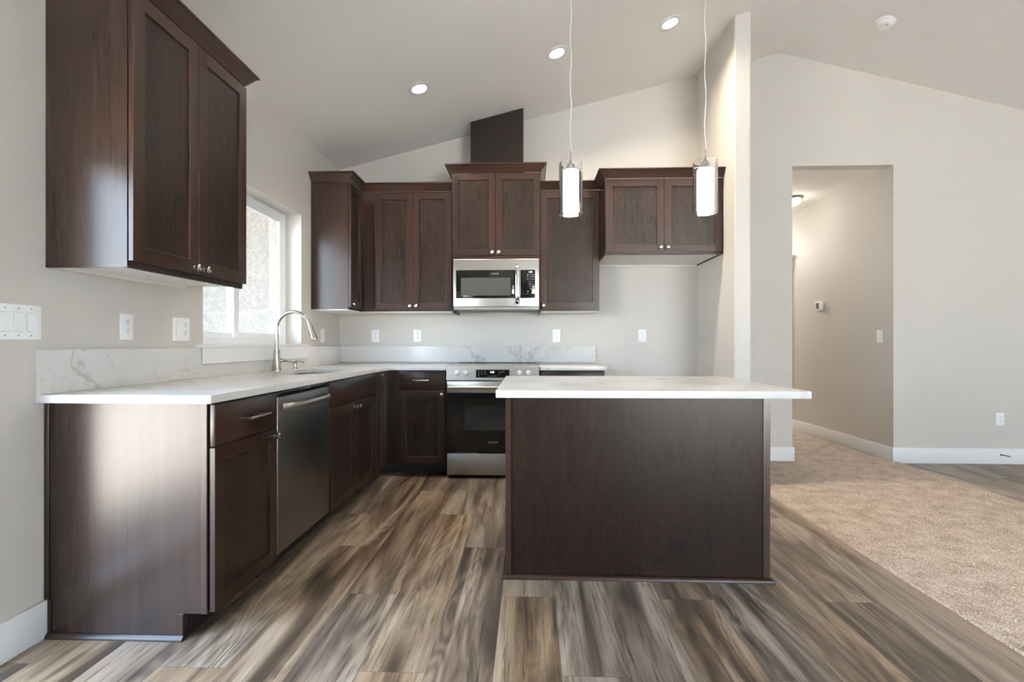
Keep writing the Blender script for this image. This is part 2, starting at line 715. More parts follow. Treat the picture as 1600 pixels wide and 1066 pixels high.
# ================================================================ shell
YB = 4.688            # back wall
XR = 8.3              # far right wall
YF = -4.5             # wall behind the camera
HZ = 2.757            # hall ceiling / opening head
SL, SR, XRG = .2505, .2607, 4.16
C0 = 2.772


def cz(x):
    return C0 + SL * x if x <= XRG else C0 + SL * XRG - SR * (x - XRG)


bm = BM()
box(bm, -.15, XR + .15, YF - .15, YB, -.06, 0)
struct('floor', bm, 'planks', smooth=False)

WX0, WX1 = 2.701, 3.893   # kitchen window opening (along y)
WZ0, WZ1 = 1.098, 2.131
GD0, GD1, GZ = -.45, 1.57, 1.93   # glass door opening beside the camera
bm = BM()
T = -.16
for y0, y1, z0, z1 in ((YF - .15, GD0, 0, C0), (GD0, GD1, GZ, C0), (GD1, WX0, 0, C0), (WX0, WX1, 0, WZ0), (WX0, WX1, WZ1, C0), (WX1, YB + .12, 0, C0)):
    box(bm, T, 0, y0, y1, z0, z1)
struct('wall_left', bm, 'wall', smooth=False)

HX0, HX1 = 4.271, 5.188
bm = BM()
prism(bm, [(0, 0), (HX0, 0), (HX0, HZ), (HX1, HZ), (HX1, 0), (XR, 0), (XR, cz(XR)), (XRG, cz(XRG)), (0, C0)], YB, YB + .12)
struct('wall_back', bm, 'wall', smooth=False)

bm = BM()
PX0, PX1, PY0 = 3.400, 3.521, 3.852
v = []
prism(bm, [(PX0, 0), (PX1, 0), (PX1, cz(PX1)), (PX0, cz(PX0))], PY0, YB - .0005)
bmesh.ops.bevel(bm, geom=[e for e in bm.edges if abs(e.verts[0].co.z - e.verts[1].co.z) > 1 and e.verts[0].co.y < PY0 + .01],
                offset=.006, segments=3, affect='EDGES')
struct('wall_partition', bm, 'wall')

bm = BM()
box(bm, XR, XR + .15, YF - .15, YB + .12, 0, cz(XR))
struct('wall_right', bm, 'wall', smooth=False)
bm = BM()
BX0, BX1, BZ0, BZ1 = 3.9, 6.7, .10, 2.4
prism(bm, [(0, 0), (XR, 0), (XR, BZ0), (0, BZ0)], YF - .15, YF)
prism(bm, [(0, BZ0), (BX0, BZ0), (BX0, BZ1), (0, BZ1)], YF - .15, YF)
prism(bm, [(BX1, BZ0), (XR, BZ0), (XR, BZ1), (BX1, BZ1)], YF - .15, YF)
prism(bm, [(0, BZ1), (XR, BZ1), (XR, cz(XR)), (XRG, cz(XRG)), (0, C0)], YF - .15, YF)
struct('wall_front', bm, 'wall', smooth=False)

bm = BM()
prism(bm, [(-.16, C0 - .16 * SL), (XRG, cz(XRG)), (XR + .15, cz(XR + .15)), (XR + .15, cz(XR + .15) + .2), (XRG, cz(XRG) + .2), (-.16, C0 + .16)], YF - .15, YB + .12)
struct('ceiling', bm, 'ceil', smooth=False)

# hallway beyond the opening
HY = 9.2
bm = BM()
box(bm, HX1, HX1 + .12, YB + .12, HY, 0, HZ)
struct('wall_hall_right', bm, 'wall', smooth=False)
bm = BM()
box(bm, HX0 - .12, HX0, YB + .12, HY, 0, HZ)
struct('wall_hall_left', bm, 'wall', smooth=False)
bm = BM()
box(bm, HX0 - .12, HX1 + .12, HY, HY + .12, 0, HZ)
struct('wall_hall_end', bm, 'wall', smooth=False)
bm = BM()
box(bm, HX0 - .12, HX1 + .12, YB + .12, HY + .12, HZ, HZ + .15)
struct('ceiling_hall', bm, 'ceil', smooth=False)
bm = BM()
box(bm, HX0, HX1, YB, HY, -.06, 0)
struct('floor_hall', bm, 'carpet', smooth=False)

# door with craftsman casing on the hall's right wall
bm = BM()
cx = HX1
box(bm, cx - .018, cx, 6.445, 6.535, 0, 2.06, .002)
box(bm, cx - .018, cx, 7.35, 7.44, 0, 2.06, .002)
box(bm, cx - .024, cx, 6.425, 7.46, 2.06, 2.20, .002)
box(bm, cx - .032, cx, 6.405, 7.48, 2.20, 2.235, .003)
d1 = struct('door_1', bm, 'trimw')
bm = BM()
box(bm, cx - .008, cx, 6.535, 7.35, .012, 2.06)
for (a, b, c, d) in ((6.66, 7.22, .25, .95), (6.66, 7.22, 1.15, 1.92)):
    box(bm, cx - .012, cx - .004, a, b, c, d, .003)
obj('door_panel', bm, 'trimw', d1)

# baseboards
def baseboard(name, segs, h=.141, t=.014):
    bm = BM()
    for x0, x1, y0, y1 in segs:
        box(bm, x0, x1, y0, y1, 0, h, .003, 2)
    return struct(name, bm, 'trimw')


baseboard('baseboard_left', [(0, .014, GD1 + .005, 1.7965)])
baseboard('baseboard_back', [(HX1 - .014, XR, YB - .014, YB)])
baseboard('baseboard_partition', [(PX1, HX0 + .014, YB - .014, YB), (PX1, PX1 + .014, PY0, YB - .014), (PX0, PX1 + .014, PY0 - .014, PY0)])
baseboard('baseboard_hall_right', [(HX1 - .014, HX1, YB - .0, 6.445)])
baseboard('baseboard_hall_left', [(HX0, HX0 + .014, YB, HY)])

# carpet: a real pile surface
CX0, CX1 = 3.552, 5.224


def carpet(name, x0, x1, y0, y1, step, label, far=None):
    nx = int((x1 - x0) / step) + 1
    ny = int((y1 - y0) / step) + 1
    rng = np.random.default_rng(5)
    xs = np.linspace(x0, x1, nx)
    ys = np.linspace(y0, y1, ny)
    if far is not None:
        ys = np.concatenate([np.arange(far, y0 - .01, .02), ys])
        ny = len(ys)
    X, Y = np.meshgrid(xs, ys)
    Z = .009 + rng.random(X.shape) * .009
    jx = (rng.random(X.shape) - .5) * step * .7
    jy = (rng.random(X.shape) - .5) * step * .7
    jx[:, 0] = jx[:, -1] = 0
    jy[0, :] = jy[-1, :] = 0
    Z[:, 0] = Z[:, -1] = Z[0, :] = Z[-1, :] = .001
    co = np.stack([X + jx - (x0 + x1) / 2, Y + jy - (y0 + y1) / 2, Z], -1).reshape(-1, 3).astype(np.float32)
    i = np.arange(nx * ny).reshape(ny, nx)
    q = np.stack([i[:-1, :-1], i[:-1, 1:], i[1:, 1:], i[1:, :-1]], -1).reshape(-1, 4)
    me = bpy.data.meshes.new(name)
    me.vertices.add(len(co))
    me.vertices.foreach_set('co', co.ravel())
    me.loops.add(q.size)
    me.loops.foreach_set('vertex_index', q.ravel().astype(np.int32))
    me.polygons.add(len(q))
    me.polygons.foreach_set('loop_start', np.arange(0, q.size, 4, dtype=np.int32))
    me.update(calc_edges=True)
    me.polygons.foreach_set('use_smooth', [True] * len(q))
    me.materials.append(M['carpet'])
    o = bpy.data.objects.new(name, me)
    col.objects.link(o)
    o.location = ((x0 + x1) / 2, (y0 + y1) / 2, 0)
    tag(o, label, 'carpet', kind='stuff')
    return o


carpet('carpet', CX0, CX1, .9, YB - .015, .0075, 'beige wall-to-wall carpet beside the plank floor', YF + .02)
carpet('hall_carpet', HX0 + .015, HX1 - .015, YB - .016, 7.6, .0085, 'beige carpet running back along the hallway floor')

bm = BM()
prism(bm, [(CX0 - .045, 0), (CX0 - .040, .006), (CX0 - .02, .012), (CX0 - .004, .010), (CX0, 0)], YF + .02, PY0 - .02)
struct('trim_1', bm, 'strip')

# ---- kitchen window
FX = -.125    # inner face of the vinyl frame
bm = BM()
fr = .045
for y0, y1, z0, z1 in ((WX0, WX0 + fr, WZ0, WZ1), (WX1 - fr, WX1, WZ0, WZ1), (WX0 + fr, WX1 - fr, WZ0, WZ0 + fr), (WX0 + fr, WX1 - fr, WZ1 - fr, WZ1)):
    box(bm, T + .002, FX, y0, y1, z0, z1, .002)
win = struct('window_1', bm, 'vinyl')
ym = 3.22
for nm, y0, y1, xa, xb, sw in (('fixed_sash', WX0 + fr, ym + .03, T + .004, T + .02, .05), ('sliding_sash', ym - .03, WX1 - fr, T + .021, T + .037, .06)):
    bm = BM()
    for a, b, c, d in ((y0, y0 + sw, WZ0 + fr, WZ1 - fr), (y1 - sw, y1, WZ0 + fr, WZ1 - fr), (y0 + sw, y1 - sw, WZ0 + fr, WZ0 + fr + .035), (y0 + sw, y1 - sw, WZ1 - fr - .035, WZ1 - fr)):
        box(bm, xa, xb, a, b, c, d, .0015)
    s_ = obj(nm, bm, 'vinyl', win)
    bm = BM()
    box(bm, (xa + xb) / 2 - .002, (xa + xb) / 2 + .002, y0 + sw - .004, y1 - sw + .004, WZ0 + fr + .03, WZ1 - fr - .03)
    obj('pane', bm, 'glass', s_, smooth=False)
# stool and apron
bm = BM()
box(bm, FX - .005, .034, 2.640, 3.965, WZ0 - .018, WZ0 + .002, .003, 2)
box(bm, .0215, .0315, 2.659, 3.950, .990, WZ0 - .018, .0015)
struct('trim_2', bm, 'trimw')

# stucco wing of the house seen through the window, ground outside
bm = BM()
box(bm, -4.2, -.17, 5.0, 5.25, -.15, 2.619)
struct('wall_exterior', bm, 'stucco', smooth=False)
bm = BM()
box(bm, -30, -.17, -30, 30, -.25, -.15)
struct('ground_outside', bm, 'lawn', smooth=False)
bm = BM()
box(bm, -.169, 30, -30, YF - .16, -.25, -.15)  # unseen ground added as a reflector, bounces sun onto the ceiling
struct('ground_bounce', bm, 'bounce_pale', smooth=False)
# unseen roof and side wall, added to keep sky light off the stucco
bm = BM()
box(bm, -4.2, -.17, 1.9, 5.4, 2.62, 2.8)
box(bm, -4.2, -4.06, 1.95, 4.99, -.15, 2.619)
struct('sky_block', bm, 'stucco', smooth=False)
# frames of the openings behind and beside the camera
bm = BM()
for y0, y1, z0, z1 in ((GD0, GD0 + .06, 0, GZ), (GD1 - .06, GD1, 0, GZ), (.46, .54, .06, GZ - .06), (GD0 + .06, GD1 - .06, GZ - .06, GZ), (GD0 + .06, GD1 - .06, 0, .06)):
    box(bm, -.13, -.05, y0, y1, z0, z1, .003)
struct('door_2', bm, 'vinyl')
bm = BM()
for x0, x1, z0, z1 in ((BX0, BX0 + .06, BZ0, BZ1), (BX1 - .06, BX1, BZ0, BZ1), (5.26, 5.34, BZ0 + .06, BZ1 - .06), (BX0 + .06, BX1 - .06, BZ0, BZ0 + .06), (BX0 + .06, BX1 - .06, BZ1 - .06, BZ1)):
    box(bm, x0, x1, YF - .1, YF - .04, z0, z1, .003)
struct('window_2', bm, 'vinyl')

# ================================================================ base cabinets
CT, CB = .914, .884          # countertop top / underside
XB = .633                    # front of the boxes on the left run
XD = XB + .0015              # back of the doors there
YBB = YB - .610              # front of the boxes on the back run
YD = YBB - .0015
TK = .098
G = .0015

# --- near end cabinet: drawer over door
t = thing('base_cabinet', 'dark base cabinet with drawer and door at the open end of the left counter', 'cabinet', (.32, 2.02, 0))
Y0, Y1 = 1.797, 2.256
bm = BM()
box(bm, .002, XB, Y0 + .0185, Y1, TK, CB - .001)
box(bm, .002, .528, Y0 + .0185, Y1, 0, TK)
obj('body', bm, 'wood_side', t, smooth=False)
bm = BM()
prism(bm, [(.016, 0), (.536, 0), (.536, TK), (.627, TK), (.627, CB - .001), (.002, CB - .001), (.002, .143), (.016, .143)], Y0, Y0 + .018)
ep = obj('end_panel', bm, 'wood_side', t, smooth=False)
for a_ in ((.002, .020, Y0 - .005, .143, CB - .002), (.0155, .026, Y0 - .005, .0, .1425), (.604, .627, Y0 - .0035, TK, CB - .002), (.518, .536, Y0 - .0035, .018, TK - .002)):
    bm = BM()
    box(bm, a_[0], a_[1], a_[2], Y0, a_[3], a_[4], .001)
    obj('edge_strip', bm, 'wood_v', t)
bm = BM()
prism(bm, [(Y0, 0), (Y0, .019), (Y0 - .006, .0185), (Y0 - .014, .011), (Y0 - .0165, .004), (Y0 - .0165, 0)], .0155, .539, 'X')
obj('shoe_moulding', bm, 'wood_h', t)
bm = BM()
box(bm, .529, .534, Y0 + .0185, Y1, 0, TK, 0)
obj('toe_kick', bm, 'toe', t, smooth=False)
bm = BM()
fbox(bm, 'L', XD, Y0 + .003, Y1 - .004, 0, .0195, .718, .876, .002, 2)
dr = obj('drawer', bm, 'wood_h', t)
bar_pull('L', XD + .0195, 1.982, 2.142, .797, dr)
d = shaker('L', XD, Y0 + .003, Y1 - .004, .104, .713, t)
knob('L', XD + .0195, Y1 - .030, .679, d)

# --- dishwasher
t = thing('dishwasher', 'stainless steel dishwasher between dark cabinets under the left counter', 'dishwasher', (.33, 2.558, 0))
Y0, Y1 = 2.2605, 2.8565
bm = BM()
box(bm, .03, XB - .03, Y0 + .003, Y1 - .003, .09, .872)
obj('tub', bm, 'black', t, smooth=False)
bm = BM()
box(bm, XB - .029, .652, Y0 + .002, Y1 - .002, .118, .853, .004, 3)
dw = obj('door', bm, 'steel_v', t)
bm = BM()
box(bm, XB - .029, .648, Y0 + .002, Y1 - .002, .8545, .8785, .003, 2)
cs = obj('control_strip', bm, 'black_gloss', t)
for k in range(6):
    bm = BM()
    box(bm, .610, .6475, Y0 + .10 + k * .05, Y0 + .115 + k * .05, .8784, .8789)
    obj('button', bm, 'print_dim', cs, smooth=False)
bm = BM()
N = 22
pts = []
for k in range(N + 1):
    s = k / N
    y = Y0 + .045 + s * (Y1 - Y0 - .09)
    out = .050 * (1 - (2 * s - 1) ** 4) ** .6 if 0 < s < 1 else 0
    pts.append((.652 + .002 + out, y, .803))
tube(bm, pts, 1.0, 14, flat=(.007, .0175))
obj('handle', bm, 'steel', t)
bm = BM()
box(bm, .545, .560, Y0 + .004, Y1 - .004, .012, .115)
obj('toe_panel', bm, 'black', t, smooth=False)

# --- sink base
t = thing('base_cabinet', 'dark sink base cabinet with two knobbed doors, right after the dishwasher', 'cabinet', (.32, 3.29, 0))
Y0, Y1 = 2.861, 3.722
bm = BM()
box(bm, .002, XB, Y0, Y0 + .018, TK, CB - .001)
box(bm, .002, XB, Y1 - .018, Y1, TK, CB - .001)
box(bm, .002, XB, Y0 + .018, Y1 - .018, TK, .12)
box(bm, XB - .02, XB, Y0 + .018, Y1 - .018, .12, CB - .001)
obj('body', bm, 'wood_side', t, smooth=False)
bm = BM()
box(bm, .523, .534, Y0, Y1, 0, TK)
obj('toe_kick', bm, 'toe', t, smooth=False)
bm = BM()
fbox(bm, 'L', XD, Y0 + .004, Y1 - .004, 0, .0195, .718, .876, .002, 2)
obj('false_front', bm, 'wood_h', t)
ymid = 3.2965
d = shaker('L', XD, Y0 + .004, ymid - G, .104, .713, t)
knob('L', XD + .0195, ymid - .032, .679, d)
d = shaker('L', XD, ymid + G, Y1 - .004, .104, .713, t)
knob('L', XD + .0195, ymid + .030, .679, d)

# --- corner cabinet
t = thing('base_cabinet', 'dark corner base cabinet with one narrow tall door, between sink and stove runs', 'cabinet', (.32, 4.2, 0))
bm = BM()
box(bm, .002, XB, 3.7235, YB - .002, TK, CB - .001)
box(bm, XB + .0005, .744, YBB, YB - .002, TK, CB - .001)
obj('body', bm, 'wood_v', t, smooth=False)
bm = BM()
box(bm, .523, .534, 3.7235, 4.199, 0, TK)
box(bm, .523, .744, 4.2, 4.211, 0, TK)
obj('toe_kick', bm, 'toe', t, smooth=False)
d = shaker('L', XD, 3.730, 3.966, .104, .876, t)
knob('L', XD + .0195, 3.83, .853, d)

# --- cabinet left of the range
t = thing('base_cabinet', 'dark base cabinet with drawer and door just left of the stove', 'cabinet', (.94, 4.38, 0))
X0, X1 = .7455, 1.139
bm = BM()
box(bm, X0, X1, YBB, YB - .002, TK, CB - .001)
obj('body', bm, 'wood_v', t, smooth=False)
bm = BM()
box(bm, X0, X1, 4.2, 4.211, 0, TK)
obj('toe_kick', bm, 'toe', t, smooth=False)
bm = BM()
fbox(bm, 'B', YD, X0 + .002, 1.128, 0, .0195, .718, .876, .002, 2)
dr = obj('drawer', bm, 'wood_h', t)
bar_pull('B', YD - .0195, .866, 1.000, .801, dr)
d = shaker('B', YD, X0 + .002, 1.128, .110, .713, t)
knob('B', YD - .0195, 1.104, .684, d)

# --- cabinet right of the range
t = thing('base_cabinet', 'dark base cabinet right of the stove, mostly hidden behind the island', 'cabinet', (2.18, 4.38, 0))
X0, X1 = 1.911, 2.438
bm = BM()
box(bm, X0, X1, YBB, YB - .002, TK, CB - .001)
obj('body', bm, 'wood_side', t, smooth=False)
bm = BM()
box(bm, X0, X1, 4.2, 4.211, 0, TK)
obj('toe_kick', bm, 'toe', t, smooth=False)
bm = BM()
fbox(bm, 'B', YD, X0 + .004, X1 - .002, 0, .0195, .718, .876, .002, 2)
dr = obj('drawer', bm, 'wood_h', t)
bar_pull('B', YD - .0195, 2.10, 2.25, .801, dr)
d = shaker('B', YD, X0 + .004, X1 - .002, .104, .713, t)
knob('B', YD - .0195, X0 + .035, .684, d)

# ================================================================ countertops
XC1, YC0, YC1 = .663, 1.760, 4.046
SX0, SX1, SY0, SY1 = .115, .505, 2.98, 3.697


def slab_cells(bm, xs, ys, keep, z0, z1, bev=.002, round_=None):
    V = {}

    def vert(i, j):
        if (i, j) not in V: V[i, j] = bm.verts.new((xs[i], ys[j], z0))
        return V[i, j]
    fs = []
    for i in range(len(xs) - 1):
        for j in range(len(ys) - 1):
            if keep((xs[i] + xs[i + 1]) / 2, (ys[j] + ys[j + 1]) / 2):
                fs.append(bm.faces.new((vert(i, j), vert(i + 1, j), vert(i + 1, j + 1), vert(i, j + 1))))
    r = bmesh.ops.extrude_face_region(bm, geom=fs)
    vs = [g for g in r['geom'] if isinstance(g, bmesh.types.BMVert)]
    bmesh.ops.translate(bm, verts=vs, vec=(0, 0, z1 - z0))
    bmesh.ops.recalc_face_normals(bm, faces=bm.faces)
    if round_:
        es = [e for e in bm.edges if abs(e.verts[0].co.z - e.verts[1].co.z) > .01 and round_(e.verts[0].co)]
        bmesh.ops.bevel(bm, geom=es, offset=.07, segments=6, affect='EDGES')
    es = [e for e in bm.edges if len(e.link_faces) == 2 and e.calc_face_angle(0) > .9]
    bmesh.ops.bevel(bm, geom=es, offset=bev, segments=2, affect='EDGES')


t = thing('countertop', 'long white veined quartz countertop with backsplash running under the window and into the corner', 'countertop', (.33, 3.0, CB))
bm = BM()
slab_cells(bm, [0.0015, SX0, SX1, XC1, 1.1435], [YC0, SY0, SY1, YC1, YB - .0015],
           lambda x, y: (x < XC1 or y > YC1) and not (SX0 < x < SX1 and SY0 < y < SY1), CB, CT,
           round_=lambda c: abs(c.x - SX0) < .001 and (abs(c.y - SY0) < .001 or abs(c.y - SY1) < .001) or abs(c.x - SX1) < .001 and (abs(c.y - SY0) < .001 or abs(c.y - SY1) < .001))
obj('slab', bm, 'marble', t)
HB = 1.081
bm = BM()
# left splash is notched under the window apron
prism(bm, [(YC0 + .002, CT + .0005), (YB - .0015, CT + .0005), (YB - .0015, HB), (3.951, HB), (3.951, .9885), (2.658, .9885), (2.658, HB), (YC0 + .002, HB)], .0015, .0205, 'X')
obj('backsplash', bm, 'marble', t)
bm = BM()
box(bm, .021, 2.447, YB - .0205, YB - .0015, CT + .0145, HB, .0015)
obj('backsplash', bm, 'marble', t)

t = thing('countertop', 'short white quartz countertop piece right of the stove', 'countertop', (2.18, 4.36, CB))
bm = BM()
box(bm, 1.9085, 2.455, YC1, YB - .0015, CB, CT, .002, 2)
obj('slab', bm, 'marble', t)

# ---- sink
t = thing('sink', 'undermount steel sink bowl set in the counter below the window', 'sink', ((SX0 + SX1) / 2, (SY0 + SY1) / 2, .70))
bm = BM()


def rrect(x0, x1, y0, y1, r, z, n=6):
    pts = []
    for cx_, cy_, a0 in ((x1 - r, y1 - r, 0), (x0 + r, y1 - r, 90), (x0 + r, y0 + r, 180), (x1 - r, y0 + r, 270)):
        for k in range(n + 1):
            a = R(a0 + 90 * k / n)
            pts.append((cx_ + r * math.cos(a), cy_ + r * math.sin(a), z))
    return pts


rings = []
for off, z in ((.018, CB - .0005), (-.001, CB - .0005), (-.003, CB - .01), (-.006, .72), (-.03, .70)):
    rings.append([bm.verts.new(p) for p in rrect(SX0 - off, SX1 + off, SY0 - off, SY1 + off, .07 + off * .5, z)])
for a, b in zip(rings, rings[1:]):
    n = len(a)
    for i in range(n):
        bm.faces.new((a[i], a[(i + 1) % n], b[(i + 1) % n], b[i]))
bm.faces.new(rings[-1])
bmesh.ops.recalc_face_normals(bm, faces=bm.faces)
obj('bowl', bm, 'steel', t)
bm = BM()
lathe(bm, [(.045, .0005), (.045, .003), (.036, .004), (.030, .001), (0, .001)], ((SX0 + SX1) / 2, 3.42, .70))
obj('drain', bm, 'chrome', t)

# ---- faucet
fx, fy = .083, 3.35
t = thing('faucet', 'tall brushed nickel gooseneck kitchen faucet behind the sink', 'faucet', (fx, fy, CT))
bm = BM()
lathe(bm, [(.034, .0005), (.034, .006), (.032, .010), (.029, .03), (.0245, .065), (.0215, .10), (.0205, .135), (.0215, .140), (.0215, .146), (.014, .149), (0, .149)], (fx, fy, CT), n=32)
obj('body', bm, 'nickel', t)
bm = BM()
pts = [(fx, fy, 1.058), (fx, fy, 1.12), (fx, fy, 1.20)]
rad = .117
for k in range(1, 19):
    a = math.pi - k / 18 * R(166)
    pts.append((fx + rad + rad * math.cos(a), fy, 1.205 + rad * math.sin(a)))
e1 = Vector(pts[-1])
e0 = Vector(pts[-2])
dd = (e1 - e0).normalized()
tube(bm, pts, .0125, 18)
obj('spout', bm, 'nickel', t)
bm = BM()
lathe(bm, [(.013, 0), (.0145, .004), (.0145, .03), (.016, .055), (.0205, .095), (.0225, .108), (.021, .112), (0, .112)], e1, dd, 24)
sh = obj('spray_head', bm, 'nickel', t)
bm = BM()
side = Vector((-dd.z, 0, dd.x)).normalized()
if side.x > 0: side = -side
for s_ in (.045, .068):
    lathe(bm, [(.0055, 0), (.0055, .004), (0, .004)], e1 + dd * s_ + side * (.0140 + (s_ - .03) * .09), side, 12)
obj('spray_button', bm, 'black', sh)
bm = BM()
lathe(bm, [(.012, .0), (.012, .018), (.0165, .020), (.0165, .045), (.012, .050), (0, .050)], (fx, fy + .02, .985), (0, 1, 0), 20)
hub = obj('handle', bm, 'nickel', t)
bm = BM()
tube(bm, [(fx, fy + .056, .985), (fx + .035, fy + .060, .980), (fx + .085, fy + .065, .972), (fx + .105, fy + .066, .967)], [.007, .0055, .0045, .004], 12)
obj('lever', bm, 'nickel', hub)

t = thing('soap_dispenser', 'short nickel soap dispenser pump just behind the faucet', 'soap dispenser', (.082, 3.62, CT))
bm = BM()
lathe(bm, [(.024, .0005), (.024, .005), (.017, .009), (.012, .012), (.0115, .035), (.014, .038), (.014, .050), (.008, .053), (0, .053)], (.082, 3.62, CT), n=22)
obj('base', bm, 'nickel', t)
bm = BM()
tube(bm, [(.080, 3.62, .971), (.10, 3.62, .973), (.135, 3.62, .969), (.150, 3.62, .961)], [.007, .0065, .0055, .0045], 12)
obj('nozzle', bm, 'nickel', t)

# ================================================================ range
t = thing('range', 'stainless steel electric range with black oven door in the back counter', 'stove', (1.525, 4.34, 0))
X0, X1 = 1.1475, 1.9035
YR = 4.022
bm = BM()
box(bm, X0, X0 + .016, YR + .03, YB - .03, .03, .905)
box(bm, X1 - .016, X1, YR + .03, YB - .03, .03, .905)
box(bm, X0 + .016, X1 - .016, YB - .05, YB - .03, .03, .905)
box(bm, X0 + .016, X1 - .016, YR + .06, YB - .05, .03, .27)
box(bm, X0 + .016, X1 - .016, YR + .06, YB - .05, .70, .905)
obj('body', bm, 'black', t, smooth=False)
bm = BM()
prism(bm, [(YR - .016, .806), (YR - .004, .916), (YR + .004, .922), (YR + .10, .924), (YR + .10, .906), (YR + .03, .90), (YR + .03, .806)], X0, X1, 'X')
cp = obj('control_panel', bm, 'steel', t)
bm = BM()
box(bm, X0 + .004, X1 - .004, YR + .1005, YB - .031, .907, .9225, .001)
obj('cooktop', bm, 'black_gloss', t)
bm = BM()
box(bm, X0 + .006, X1 - .006, YB - .0305, YB - .0215, .905, .925, .002)
obj('vent_strip', bm, 'black', t)
# slope of the control panel: offset in y per z
def py(z):
    return YR - .016 + (z - .806) / (.916 - .806) * .012


bm = BM()
prism(bm, [(py(.826) - .0008, .826), (py(.891) - .0008, .891), (py(.891) + .002, .891), (py(.826) + .002, .826)], 1.390, 1.662, 'X')
ds = obj('display', bm, 'black_gloss', t, smooth=False)
text('clock_digits', '1:41', .021, (1.522, py(.872) - .0012, .871), 'digits', ds)
for xx, zz in ((1.412, .873), (1.436, .873), (1.462, .873), (1.412, .856), (1.436, .856), (1.462, .856), (1.580, .873), (1.600, .873), (1.614, .873), (1.580, .856), (1.412, .841), (1.49, .838), (1.51, .838), (1.53, .838), (1.55, .838)):
    bm = BM()
    box(bm, xx - .005, xx + .005, py(zz) - .0011, py(zz) - .0006, zz - .0035, zz + .0035)
    obj('touch_key', bm, 'print_dim', ds, smooth=False)
for kx in (1.233, 1.306, 1.745, 1.816):
    bm = BM()
    lathe(bm, [(.021, 0), (.021, .004), (.018, .006), (.0165, .026), (.0145, .029), (0, .029)], (kx, py(.863), .863), (0, -1, .1), 26)
    box(bm, kx - .0035, kx + .0035, py(.863) - .034, py(.863) - .026, .846, .880, .001)
    obj('knob', bm, 'knob_steel', cp)
bm = BM()
# oven door: frame around the window opening
DX0, DX1 = X0 + .003, X1 - .003
WX_0, WX_1, WZ_0, WZ_1 = 1.290, DX1 - .139, .392, .658
box(bm, DX0, DX1, YR, YR + .04, .700, .797, .003, 2)
od = obj('oven_door', bm, 'steel', t)
bm = BM()
box(bm, DX0, WX_0, YR + .001, YR + .03, .216, .699)
box(bm, WX_1, DX1, YR + .001, YR + .03, .216, .699)
box(bm, WX_0, WX_1, YR + .001, YR + .03, .216, WZ_0)
box(bm, WX_0, WX_1, YR + .001, YR + .03, WZ_1, .699)
obj('glass_front', bm, 'black_gloss', od, smooth=False)
bm = BM()
box(bm, WX_0, WX_1, YR + .0012, YR + .005, WZ_0, WZ_1)
obj('oven_window', bm, 'smoke', od, smooth=False)
bm = BM()
for p in (DX0 + .05, DX1 - .05):
    tube(bm, [(p, YR, .748), (p, YR - .05, .748)], .010, 14)
tube(bm, [(DX0 + .012, YR - .05, .748), (DX0 + .015, YR - .05, .748), (DX1 - .015, YR - .05, .748), (DX1 - .012, YR - .05, .748)], [.011, .0145, .0145, .011], 18)
obj('handle', bm, 'steel', od)
text('brand_lettering', 'FRIGIDAIRE', .0205, (1.529, YR + .0005, .297), 'print', od, squeeze=.78)
bm = BM()
box(bm, 1.20, 1.41, YR - .001, YR + .02, .2065, .2135)
obj('door_vent', bm, 'print_dim', od, smooth=False)
bm = BM()
a, b, c, d_, e, f_ = X0 + .07, X1 - .07, YR + .06, YR + .46, .30, .69
for pts in ([(a, d_, e), (b, d_, e), (b, d_, f_), (a, d_, f_)], [(a, c, e), (b, c, e), (b, d_, e), (a, d_, e)], [(a, c, f_), (a, d_, f_), (b, d_, f_), (b, c, f_)],
            [(a, c, e), (a, d_, e), (a, d_, f_), (a, c, f_)], [(b, c, e), (b, c, f_), (b, d_, f_), (b, d_, e)]):
    bm.faces.new([bm.verts.new(p) for p in pts])
ov = obj('oven_cavity', bm, 'oven_in', t, smooth=False)
for rz in (.45, .555):
    bm = BM()
    for k in range(9):
        yy = c + .02 + k * .045
        tube(bm, [(a + .01, yy, rz), (b - .01, yy, rz)], .003, 8)
    for xx in (a + .015, b - .015):
        tube(bm, [(xx, c + .01, rz - .006), (xx, d_ - .02, rz - .006)], .004, 8)
    obj('oven_rack', bm, 'rack', t)
bm = BM()
box(bm, DX0, DX1, YR, YR + .035, .030, .2055, .003, 2)
obj('storage_drawer', bm, 'steel', t)
bm = BM()
box(bm, X0 + .02, X1 - .02, YR + .04, YB - .08, .022, .0295)
for xx in (X0 + .05, X1 - .05):
    for yy in (YR + .06, YB - .1):
        lathe(bm, [(.016, 0), (.016, .006), (.008, .008), (.008, .0225)], (xx, yy, 0), n=14)
obj('feet', bm, 'black', t)

# ================================================================ upper cabinets
CROWN = [(0, 0), (.006, 0), (.010, .007), (.046, .054), (.056, .058), (.056, .068), (0, .068)]


def crown(path, z0, parent, before=None, after=None):
    bm = BM()
    sweep(bm, path, CROWN, z0, before, after)
    return obj('crown_moulding', bm, 'wood_h', parent, angle=20)


def underside(parent, x0, x1, y0, y1, z):
    bm = BM()
    box(bm, x0, x1, y0, y1, z, z + .006)
    return obj('underside', bm, 'maple', parent, smooth=False)


ZB, ZT = 1.390, 2.456
XU = .317
